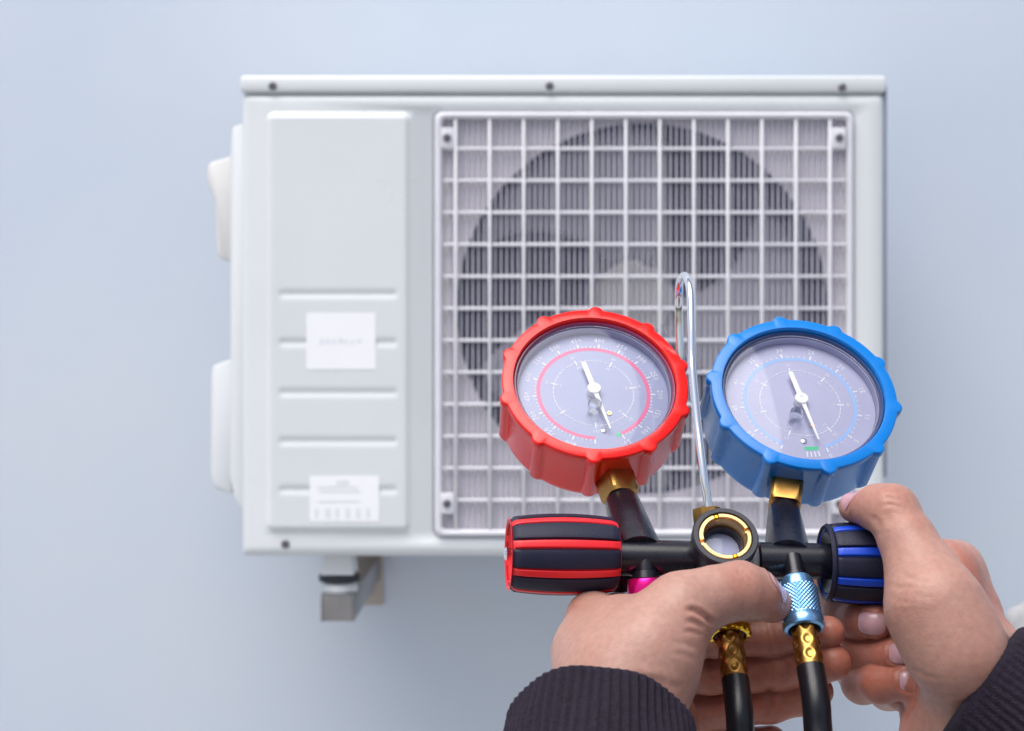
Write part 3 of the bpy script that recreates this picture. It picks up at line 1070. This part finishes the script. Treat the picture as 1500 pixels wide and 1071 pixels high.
# ------------------------------------------------------------------ the person's hands: signed distance fields, meshed
class Field:
    def __init__(self):
        self.margin = .004
        self.groups = []          # (list of segments, k inside, k to the rest)

    def chain(self, pts, k=.003, kj=.002):
        """pts = [(px, py, depth, radius_mm)]"""
        segs = []
        q = [(np.array(P(p[0], p[1], p[2])) if len(p) == 4 else np.array(p[0]), p[-1] * .001) for p in pts]
        if len(q) == 1: segs.append((q[0][0], q[0][0] + 1e-6, q[0][1], q[0][1]))
        for (a, ra), (b, rb) in zip(q[:-1], q[1:]):
            segs.append((a, b, ra, rb))
        self.groups.append((segs, k, kj))

    @staticmethod
    def seg(p, s):
        a, b, ra, rb = s
        ba = b - a
        pa = p - a
        h = np.clip((pa @ ba) / max(ba @ ba, 1e-12), 0, 1)
        return np.linalg.norm(pa - h[..., None] * ba, axis=-1) - (ra + (rb - ra) * h)

    @staticmethod
    def smin(a, b, k):
        h = np.clip(.5 + .5 * (b - a) / k, 0, 1)
        return b + (a - b) * h - k * h * (1 - h)

    def __call__(self, p):
        D = None
        for segs, k, kj in self.groups:
            G = None
            for s in segs:
                d = self.seg(p, s)
                G = d if G is None else self.smin(G, d, k)
            D = G if D is None else self.smin(D, G, kj)
        return D

    def bounds(self):
        lo = np.full(3, 1e9); hi = -lo
        for segs, _, _ in self.groups:
            for a, b, ra, rb in segs:
                r = max(ra, rb)
                lo = np.minimum(lo, np.minimum(a, b) - r); hi = np.maximum(hi, np.maximum(a, b) + r)
        return lo - self.margin, hi + self.margin

    def grad(self, p, e=2e-4):
        g = np.empty_like(p)
        for i in range(3):
            q = p.copy(); q[:, i] += e
            r = p.copy(); r[:, i] -= e
            g[:, i] = self(q) - self(r)
        return g / np.maximum(np.linalg.norm(g, axis=1, keepdims=True), 1e-12)

    def grid(self, h):
        lo, hi = self.bounds()
        n = np.ceil((hi - lo) / h).astype(int) + 1
        ax_ = [lo[i] + h * np.arange(n[i]) for i in range(3)]
        BIG = max(.03, self.margin * 4)
        D = np.full(n, BIG, np.float32)
        for segs, k, kj in self.groups:
            glo = np.min([np.minimum(a, b) - max(ra, rb) for a, b, ra, rb in segs], axis=0) - max(.014, kj)
            ghi = np.max([np.maximum(a, b) + max(ra, rb) for a, b, ra, rb in segs], axis=0) + max(.014, kj)
            i0 = np.maximum(((glo - lo) / h).astype(int), 0)
            i1 = np.minimum(((ghi - lo) / h).astype(int) + 2, n)
            X, Y, Z = np.meshgrid(ax_[0][i0[0]:i1[0]], ax_[1][i0[1]:i1[1]], ax_[2][i0[2]:i1[2]], indexing='ij')
            p = np.stack([X, Y, Z], -1)
            G = None
            for s in segs:
                d = self.seg(p, s)
                G = d if G is None else self.smin(G, d, k)
            sl = tuple(slice(i0[i], i1[i]) for i in range(3))
            D[sl] = self.smin(D[sl], G, kj)
        return D, lo


def surface_nets(D, lo, h):
    s = D < 0
    nx, ny, nz = D.shape
    c = np.zeros((nx - 1, ny - 1, nz - 1), np.uint8)
    for i in (0, 1):
        for j in (0, 1):
            for k in (0, 1):
                c += s[i:nx - 1 + i, j:ny - 1 + j, k:nz - 1 + k]
    act = (c > 0) & (c < 8)
    idx = np.argwhere(act)
    vid = np.full(act.shape, -1, np.int64)
    vid[act] = np.arange(len(idx))
    acc = np.zeros((len(idx), 3)); cnt = np.zeros(len(idx))
    I, J, K = idx.T
    corners = [(0, 0, 0), (1, 0, 0), (0, 1, 0), (1, 1, 0), (0, 0, 1), (1, 0, 1), (0, 1, 1), (1, 1, 1)]
    val = [D[I + a, J + b, K + e].astype(float) for a, b, e in corners]
    for a in range(8):
        for b in range(a + 1, 8):
            da = np.array(corners[a]); db = np.array(corners[b])
            if np.abs(da - db).sum() != 1: continue
            m = (val[a] < 0) != (val[b] < 0)
            t = val[a] / np.where(m, val[a] - val[b], 1)
            acc[m] += (da + (db - da) * t[:, None])[m]
            cnt[m] += 1
    v = lo + (idx + acc / cnt[:, None]) * h
    fs = []
    for axis in range(3):
        sl0 = [slice(None)] * 3; sl1 = [slice(None)] * 3
        sl0[axis] = slice(0, -1); sl1[axis] = slice(1, None)
        A = s[tuple(sl0)]; B = s[tuple(sl1)]
        e = np.argwhere(A != B)
        o1, o2 = [(1, 2), (2, 0), (0, 1)][axis]
        ok = (e[:, o1] > 0) & (e[:, o2] > 0) & (e[:, o1] < D.shape[o1] - 1) & (e[:, o2] < D.shape[o2] - 1)
        e = e[ok]
        flip = A[tuple(e.T)]
        u = np.zeros(3, int); u[o1] = 1
        w_ = np.zeros(3, int); w_[o2] = 1
        q = np.stack([vid[tuple((e - u - w_).T)], vid[tuple((e - w_).T)], vid[tuple(e.T)], vid[tuple((e - u).T)]], 1)
        q[~flip] = q[~flip][:, ::-1]
        fs.append(q)
    return v, np.concatenate(fs)


def hand_mesh(fld, h, grooves, flush_shade, nails, bumps=()):
    D, lo = fld.grid(h)
    v, f = surface_nets(D, lo, h)
    for _ in range(3):
        g = fld.grad(v)
        v = v - g * np.clip(fld(v), -h, h)[:, None]
    g = fld.grad(v)
    disp = np.zeros(len(v))
    for pts, dep, wd in grooves:                       # folds: polylines near the surface
        q = np.array(spline([P(*p) for p in pts], 8))
        dd = np.full(len(v), 1e9)
        tt = np.zeros(len(v))
        for i, (a, b) in enumerate(zip(q[:-1], q[1:])):
            ba = b - a
            pa = v - a
            hh = np.clip((pa @ ba) / max(ba @ ba, 1e-12), 0, 1)
            # distance measured sideways only: a fold cuts down whatever the depth guess was
            w_ = pa - hh[:, None] * ba
            w_[:, 1] *= .12
            dn = np.linalg.norm(w_, axis=1)
            m = dn < dd
            dd[m] = dn[m]
            tt[m] = (i + hh[m]) / (len(q) - 1)
        front = g[:, 1] < .35
        fade = np.clip(np.minimum(tt, 1 - tt) / .22, 0, 1)
        dep = dep * 1.6
        disp -= np.where(front, dep * .001 * fade * np.exp(-(dd / (wd * .001)) ** 2), 0)
        disp += np.where(front, .35 * dep * .001 * fade * np.exp(-((dd - 1.9 * wd * .001) / (wd * .0011)) ** 2), 0)
    for (c, t, m, s, L, W) in nails:                   # the bed a nail sits in
        r = v - c
        uu = r @ t; ww = r @ s; mm = r @ m
        q = (np.abs(uu / (L * .5)) ** 3.2 + np.abs(ww / (W * .5)) ** 3.2) ** (1 / 3.2)
        near = (np.abs(mm) < .006)
        disp -= np.where(near, .00035 * np.exp(-((q - 1.04) / .10) ** 2) * (uu < L * .35), 0)
        disp += np.where(near, .00030 * np.exp(-((q - 1.28) / .14) ** 2) * (uu < L * .3), 0)
    v = v + g * disp[:, None]
    fl = np.zeros(len(v))
    for (px, py, dp, rad, amt) in flush_shade:
        c = np.array(P(px, py, dp))
        fl += amt * np.exp(-(np.linalg.norm(v - c, axis=1) / (rad * .001)) ** 2)
    me = bpy.data.meshes.new('hand')
    me.vertices.add(len(v)); me.vertices.foreach_set('co', v.astype(np.float32).ravel())
    me.loops.add(len(f) * 4); me.loops.foreach_set('vertex_index', f.astype(np.int32).ravel())
    me.polygons.add(len(f))
    me.polygons.foreach_set('loop_start', np.arange(0, len(f) * 4, 4, dtype=np.int32))
    me.polygons.foreach_set('loop_total', np.full(len(f), 4, np.int32))
    me.update(calc_edges=True)
    me.validate()
    me.polygons.foreach_set('use_smooth', np.ones(len(me.polygons), bool))
    at_ = me.attributes.new('flush_shade', 'FLOAT', 'POINT')
    at_.data.foreach_set('value', fl.astype(np.float32))
    return me


def nail_frame(fld, px, py, dep, tip, out, L, W):
    """nail centre near a surface point, tip = direction to the fingertip, out = outward guess"""
    p = np.array(P(px, py, dep))[None, :]
    o = np.array(Vector(out).normalized())
    p = p + o * .012
    for _ in range(40):                                 # walk in to the skin
        p = p - o * fld(p)[:, None] * .9
    m = fld.grad(p)[0]
    m = m * .5 + o * .5; m /= np.linalg.norm(m)
    t = np.array(Vector(tip)); t = t - m * (t @ m); t /= np.linalg.norm(t)
    return (p[0], t, m, np.cross(t, m), L * .001, W * .001)


def nail_mesh(fld, fr):
    c, t, m, s, L, W = fr
    nr, na = 12, 48
    pts = [c.copy()]
    lift = [.00022]
    for i in range(1, nr + 1):
        r = i / nr
        for j in range(na):
            th = 2 * math.pi * j / na
            ct, st = math.cos(th), math.sin(th)
            e = 2 / 3.4
            u = math.copysign(abs(ct) ** e, ct) * L * .5 * r
            w_ = math.copysign(abs(st) ** e, st) * W * .5 * r
            pts.append(c + t * u + s * w_ + m * .006)
            lift.append(.00022 + .00025 * max(0, u / (L * .5)) ** 2 - (.00030 if i == nr else 0))
    p = np.array(pts)
    p[0] = c + m * .006
    for _ in range(30):
        p = p - m * (fld(p)[:, None]) * .8
    p = p + m * np.array(lift)[:, None]
    fs = [(0, 1 + j, 1 + (j + 1) % na) for j in range(na)]
    for i in range(nr - 1):
        for j in range(na):
            a = 1 + i * na
            fs.append((a + j, a + na + j, a + na + (j + 1) % na, a + (j + 1) % na))
    me = from_arrays('fingernail', p, fs)
    return me


def sub(fld, i):
    f = Field()
    f.groups = [fld.groups[i]]
    return f


person = empty('person', P(1060, 1300, .45), 'person in dark ribbed sleeves gripping the gauge manifold with both hands', 'person')

# ---- the hand on the left of the picture: thumb in front, fingers behind the hoses
L_ = Field()
LA = V(-.10, -.52, .85).normalized()
LW = P(876, 1030, .513)
L_.chain([(868, 906, .549, 9.8), (866, 957, .535, 12.5), (886, 1012, .517, 16.0), (LW + LA * .04 + V(.002, -.004, 0), 21), (LW + LA * .10, 24)], .010, .004)
L_.chain([(930, 1015, .512, 18.0), (LW + LA * .03 + V(.008, -.006, 0), 19.0)], .01, .012)
L_.chain([(918, 985, .511, 16.0), (952, 955, .513, 16.0), (998, 892, .5195, 12.4)], .012, .012)
L_.chain([(915, 920, .534, 11.5), (945, 925, .530, 12.0)], .010, .012)
L_.chain([(900, 970, .525, 16)], .01, .012)
L_.chain([(1000, 891, .5195, 12.0), (1046, 873, .5235, 10.2), (1083, 865, .5275, 10.1), (1104, 871, .5315, 9.0), (1131, 884, .540, 7.3)], .004, .006)
L_.chain([(868, 906, .549, 9.8), (905, 908, .557, 9.5), (960, 925, .565, 9), (1035, 932, .567, 8.3), (1130, 933, .565, 7.6), (1190, 930, .558, 7.0), (1214, 926, .553, 6.2)], .003, .003)
L_.chain([(852, 950, .562, 10), (950, 975, .575, 9.5), (1040, 985, .575, 8.4), (1100, 984, .570, 7.7), (1145, 981, .566, 7.7), (1195, 974, .557, 7.3), (1219, 970, .553, 7.2)], .003, .0005)
L_.chain([(858, 1000, .570, 10), (950, 1035, .58, 9.3), (1020, 1044, .583, 8.4), (1080, 1036, .577, 7.8), (1128, 1030, .572, 7.6), (1180, 1020, .566, 7.0), (1196, 1013, .564, 6.6)], .003, .0005)
L_.chain([(866, 1045, .575, 10), (950, 1090, .59, 9), (1020, 1100, .588, 8), (1090, 1092, .58, 7), (1130, 1085, .574, 6)], .003, .0005)
L_.chain([(972, 1015, .548, 9.0), (984, 1060, .546, 9.0), (985, 1130, .535, 12)], .006, .0025)
L_.chain([(880, 960, .56, 14), (940, 1000, .562, 14), (930, 1080, .54, 20)], .008, .006)

nails_l = [nail_frame(sub(L_, 5), 1133, 868, .536, V(.82, -.50, -.28), V(.24, .64, .73), 12.5, 10.0)]
gro_l = [([(1046, 918, .51), (1036, 906, .51), (1020, 896, .505), (1003, 891, .505)], .75, 1.0),
         ([(1036, 926, .50), (1022, 917, .50), (1004, 910, .5)], .45, 1.0),
         ([(1034, 936, .50), (1018, 928, .50), (1000, 924, .5)], .28, .9),
         ([(1024, 955, .50), (1006, 944, .50), (985, 937, .5)], .14, .9),
         ([(1020, 968, .50), (1000, 957, .50), (975, 951, .5)], .12, .9),
         ([(1092, 906, .52), (1087, 896, .52), (1085, 880, .52)], .16, 1.1),
         ([(925, 987, .49), (950, 1000, .49), (972, 1014, .49), (988, 1026, .49)], .55, 1.5),
         ([(950, 990, .49), (975, 1003, .49), (1000, 1015, .49)], .35, 1.5),
         ([(1086, 836, .52), (1094, 841, .52), (1100, 850, .52)], .12, .8), ([(1078, 834, .52), (1086, 841, .52), (1092, 851, .52)], .12, .8),
         ([(1129, 1003, .56), (1131, 1030, .56), (1128, 1060, .56)], .5, 1.2),
         ([(1146, 958, .56), (1148, 981, .56), (1146, 1006, .56)], .45, 1.2),
         ([(1126, 910, .56), (1128, 932, .56), (1126, 957, .56)], .4, 1.2),
         ([(1042, 958, .56), (1040, 985, .56), (1042, 1012, .56)], .4, 1.4)]
flush_shade_l = [(1088, 850, .52, 9, .45), (1125, 892, .535, 12, .55), (1216, 970, .55, 10, .8), (1214, 928, .55, 9, .8), (1010, 915, .505, 10, .30), (840, 900, .545, 14, .30),  # redness at knuckles and tips, shade painted on fingers behind the hoses
           (1060, 985, .57, 30, .45), (1080, 1035, .575, 30, .55), (1160, 930, .56, 25, .4), (1005, 1045, .54, 14, .55), (1160, 1030, .565, 20, .4), (990, 1010, .50, 12, .3)]
me = hand_mesh(L_, .00065, gro_l, flush_shade_l, nails_l)
hl = put('hand', me, M['skin'], person)
hl['label'] = 'hand pinching the blue coupling with its thumb'
for i, fr in zip((5,), nails_l): put('fingernail', nail_mesh(sub(L_, i), fr), M['nail'], hl)

# ---- the hand on the right: thumb over the blue knob, fingers curled round it
R_ = Field()
RA = V(.74, -.54, .40).normalized()
RW = P(1440, 1002, .531)
R_.chain([(1399, 832, .583, 10.3), (1409, 900, .565, 13.0), (1422, 960, .543, 16.5), (RW, 18.5), (RW + RA * .05, 21), (RW + RA * .11, 24)], .010, .004)
R_.chain([(1351, 840, .528, 11.6), (1369, 890, .519, 15.3), (1402, 956, .514, 15.0), (1429, 1010, .519, 14.2)], .012, .012)
R_.chain([(1399, 836, .575, 10.6), (1384, 842, .554, 11.0), (1392, 900, .543, 14.0)], .01, .008)
R_.chain([(1352, 840, .528, 11.6), (1330, 793, .535, 10.0), (1306, 749, .543, 9.7), (1287, 744, .549, 8.2), (1251, 744, .560, 5.9)], .004, .006)
R_.chain([(1399, 832, .583, 10.3), (1330, 832, .594, 9.3), (1222, 828, .596, 8.6), (1216, 860, .591, 7.8), (1232, 905, .576, 7.2), (1258, 909, .565, 7.0), (1283, 911, .556, 6.7)], .003, .003)
R_.chain([(1412, 890, .585, 10), (1330, 900, .600, 9.3), (1228, 915, .600, 8.6), (1236, 952, .584, 7.8), (1256, 958, .571, 7.2), (1300, 959, .556, 6.6), (1322, 959, .549, 6.2)], .003, .0005)
R_.chain([(1424, 940, .583, 10), (1350, 960, .600, 9.3), (1258, 985, .595, 8.6), (1263, 1001, .570, 7.8), (1290, 1001, .555, 7.4), (1330, 999, .545, 6.5)], .003, .0005)
R_.chain([(1428, 985, .575, 10), (1370, 1010, .595, 8.5), (1300, 1012, .590, 7.5), (1320, 1018, .568, 6.5)], .003, .0005)
R_.chain([(1362, 1045, .556, 11.5), (1384, 1090, .540, 15.0), (RW + RA * .04 + V(-.004, -.006, 0), 18)], .008, .004)
R_.chain([(1400, 1000, .555, 15), (1420, 1060, .53, 20)], .008, .008)

nails_r = [nail_frame(sub(R_, 4), 1276, 914, .552, V(.97, -.02, .25), V(.05, .02, 1), 10.5, 8.6),
           nail_frame(sub(R_, 5), 1321, 957, .545, V(.95, 0, .25), V(.10, .12, 1), 9.5, 7.8),
           nail_frame(sub(R_, 6), 1337, 998, .540, V(.95, 0, .25), V(.15, .02, 1), 9.5, 7.6),
           nail_frame(sub(R_, 3), 1252, 730, .558, V(-.95, -.08, -.28), V(-.10, .90, .45), 12.0, 9.6)]
gro_r = [([(1304, 862, .515), (1330, 856, .515), (1362, 858, .515)], .20, .8),
         ([(1306, 878, .515), (1335, 876, .515), (1358, 880, .515)], .24, .8),
         ([(1282, 775, .545), (1277, 764, .545), (1275, 752, .54)], .5, 1.1),
         ([(1290, 732, .54), (1302, 729, .535), (1316, 733, .54)], .22, .8), ([(1288, 740, .54), (1303, 738, .535), (1320, 743, .54)], .20, .8),
         ([(1370, 779, .55), (1388, 806, .54), (1400, 830, .54), (1406, 858, .54)], .50, 2.4),
         ([(1335, 978, .51), (1350, 985, .51), (1372, 985, .51)], .26, 1.0),
         ([(1350, 1010, .51), (1372, 1016, .51), (1395, 1012, .51)], .30, 1.2),
         ([(1340, 1020, .53), (1352, 1042, .53), (1356, 1071, .53)], .30, 1.3),
         ([(1318, 840, .515), (1340, 846, .515), (1362, 838, .515)], .18, .9)]
flush_shade_r = [(1304, 735, .535, 11, .5), (1250, 744, .555, 12, .5), (1395, 850, .55, 20, .75), (1430, 900, .55, 26, .5), (1265, 900, .56, 14, .75), (1290, 955, .555, 18, .75), (1290, 1002, .55, 20, .75),  # redness, plus painted shade on the curled fingers and thumb web fold
           (1345, 880, .51, 14, .15), (1340, 1050, .54, 16, .5), (1410, 1000, .51, 20, .25)]
me = hand_mesh(R_, .00065, gro_r, flush_shade_r, nails_r)
hr = put('hand', me, M['skin'], person)
hr['label'] = 'hand gripping the blue knob with its thumb on top'
for i, fr in zip((4, 5, 6, 3), nails_r): put('fingernail', nail_mesh(sub(R_, i), fr), M['nail'], hr)


# ---- sleeves: ribbed cuffs
def sleeve(cen, axis, up, r0, asp, L, r1, nrib, bend, amp=.00045, ramp=.004):
    axis = Vector(axis).normalized()
    upv = Vector(up); upv = (upv - axis * upv.dot(axis)).normalized()
    rt = axis.cross(upv)
    N = nrib * 8
    ts = [(-.9, .012), (-.8, .004), (-.6, .0003), (-.35, -.0015), (0.0, -.0019), (.5, -.0010), (1.0, .0008), (1.3, .003)]
    rows = [(r0 - .0030 + .0030 * (q if q < 0 else min(q, 1)), t) for q, t in ts]
    k = 46
    rows += [(r0 + (r1 - r0) * (i / k), .0045 + (L - .0045) * (i / k)) for i in range(k + 1)]
    vs, fs = [], []
    rnd = random.Random(3)
    for i, (r, t) in enumerate(rows):
        cc = cen + axis * t + Vector(bend) * (t * t)
        for j in range(N):
            th = 2 * math.pi * j / N
            ribv = amp * math.cos(th * nrib) + .0003 * math.cos(th * nrib / 2) * 0
            wob = .0007 * math.sin(3 * th + t * 60) + .0005 * math.sin(7 * th - t * 110)
            rr = r + ribv * min(1, max(.12, (t + .001) / ramp)) + wob
            vs.append(cc + upv * math.cos(th) * rr + rt * math.sin(th) * rr * asp)
    n_ = len(rows)
    for i in range(n_ - 1):
        for j in range(N):
            fs.append((i * N + j, i * N + (j + 1) % N, (i + 1) * N + (j + 1) % N, (i + 1) * N + j))
    fs.append(tuple((n_ - 1) * N + j for j in range(N)))
    return put('sleeve', from_arrays('sleeve', vs, fs), M['knit'], person)


sleeve(P(877, 1067, .495), LA, V(-.25, .8, .6), .0300, 1.06, .22, .050, 62, (0, 0, -.3), .0007)
sleeve(P(1442, 1004, .523), RA, V(.50, .85, .1), .0268, 1.08, .22, .050, 58, (0, 0, -.3), .00034, .012)


# ---- the rest of the person, standing behind the camera
def field_mesh(fld, hstep, name):
    fld.margin = .03
    D, lo = fld.grid(hstep)
    v, f = surface_nets(D, lo, hstep)
    for _ in range(2):
        g = fld.grad(v, hstep * .3)
        v = v - g * np.clip(fld(v), -hstep, hstep)[:, None]
    return from_arrays(name, v, f)


def W_(x, y, z, r): return (Vector((x, y, z)), r)


LE, RE = LW + LA * .235 + Vector((0, 0, -.012)), RW + RA * .235 + Vector((0, 0, -.012))
BX = .135
J = Field()
J.chain([W_(BX, -.235, .95, 135), W_(BX, -.235, 1.10, 128), W_(BX, -.235, 1.27, 118)], .08, .05)
J.chain([W_(BX - .075, -.235, .93, 100), W_(BX - .075, -.24, 1.12, 100), W_(BX - .09, -.24, 1.29, 95)], .08, .09)
J.chain([W_(BX + .075, -.235, .93, 100), W_(BX + .075, -.24, 1.12, 100), W_(BX + .09, -.24, 1.29, 95)], .08, .09)
J.chain([W_(BX - .185, -.235, 1.345, 66), (LE.lerp(Vector((BX - .185, -.235, 1.345)), .5) + Vector((-.02, 0, -.01)), 57), (LE, 50), (LE - LA * .05, 47)], .03, .04)
J.chain([W_(BX + .185, -.235, 1.345, 66), (RE.lerp(Vector((BX + .185, -.235, 1.345)), .5) + Vector((.03, 0, -.01)), 57), (RE, 50), (RE - RA * .05, 47)], .03, .04)
J.chain([W_(BX - .17, -.24, 1.36, 55), W_(BX, -.25, 1.42, 62), W_(BX + .17, -.24, 1.36, 55)], .05, .05)
J.chain([W_(BX, -.245, 1.44, 62), W_(BX, -.24, 1.475, 60)], .02, .02)
put('jacket', field_mesh(J, .008, 'jacket'), M['jacket'], person)
T = Field()
T.chain([W_(BX - .08, -.235, .90, 104), W_(BX - .095, -.23, .50, 66), W_(BX - .10, -.245, .09, 52)], .05, .04)
T.chain([W_(BX + .08, -.235, .90, 104), W_(BX + .095, -.23, .50, 66), W_(BX + .10, -.245, .09, 52)], .05, .04)
put('trousers', field_mesh(T, .010, 'trousers'), M['trousers'], person)
for sx_ in (-1, 1):
    Q = Field()
    Q.chain([W_(BX + sx_ * .10, -.25, .055, 48), W_(BX + sx_ * .11, -.15, .042, 42), W_(BX + sx_ * .118, -.075, .034, 34)], .03, .01)
    put('shoe', field_mesh(Q, .007, 'shoe'), M['shoe'], person)
HZ = 1.60
Hd = Field()
Hd.chain([W_(BX, -.245, 1.43, 52), W_(BX, -.235, 1.52, 50)], .02, .02)
Hd.chain([W_(BX, -.245, HZ + .035, 78), W_(BX, -.265, HZ + .03, 78)], .03, .03)
Hd.chain([W_(BX, -.205, HZ - .02, 62), W_(BX, -.185, HZ - .085, 34)], .04, .045)
Hd.chain([W_(BX, -.152, HZ + .005, 7), W_(BX, -.141, HZ - .028, 10)], .008, .012)
for sx_ in (-1, 1):
    Hd.chain([W_(BX + sx_ * .074, -.24, HZ + .008, 12), W_(BX + sx_ * .074, -.236, HZ - .028, 9)], .006, .008)
    Hd.chain([W_(BX + sx_ * .016, -.147, HZ + .028, 8), W_(BX + sx_ * .046, -.158, HZ + .026, 7)], .006, .012)
Hd.chain([W_(BX - .018, -.146, HZ - .062, 7), W_(BX, -.140, HZ - .060, 8), W_(BX + .018, -.146, HZ - .062, 7)], .006, .006)
Hd.chain([W_(BX - .017, -.147, HZ - .071, 7), W_(BX, -.141, HZ - .072, 8), W_(BX + .017, -.147, HZ - .071, 7)], .006, .003)
hm = field_mesh(Hd, .004, 'head')
head = put('head', hm, M['skin'], person)
for sx_ in (-1, 1):
    c = Vector((BX + sx_ * .031, -.156, HZ + .008))
    e_ = put('eye', lathe('eye', c, (0, 1, 0), [(.0125 * math.sin(a), .0125 * math.cos(a)) for a in (0, .3, .6, .9, 1.2, 1.57, 2.2)], 24), M['eye'], head)
    put('iris', lathe('iris', c + Vector((0, .0105, 0)), (0, 1, 0), [(.0058, 0), (.0050, .0022), (0, .0026)], 24), M['iris'], head)
Hr = Field()
Hr.chain([W_(BX, -.255, HZ + .050, 83), W_(BX, -.275, HZ + .040, 82)], .03, .03)
Hr.chain([W_(BX, -.29, HZ - .02, 66)], .03, .03)
put('hair', field_mesh(Hr, .006, 'hair'), M['hair'], person)
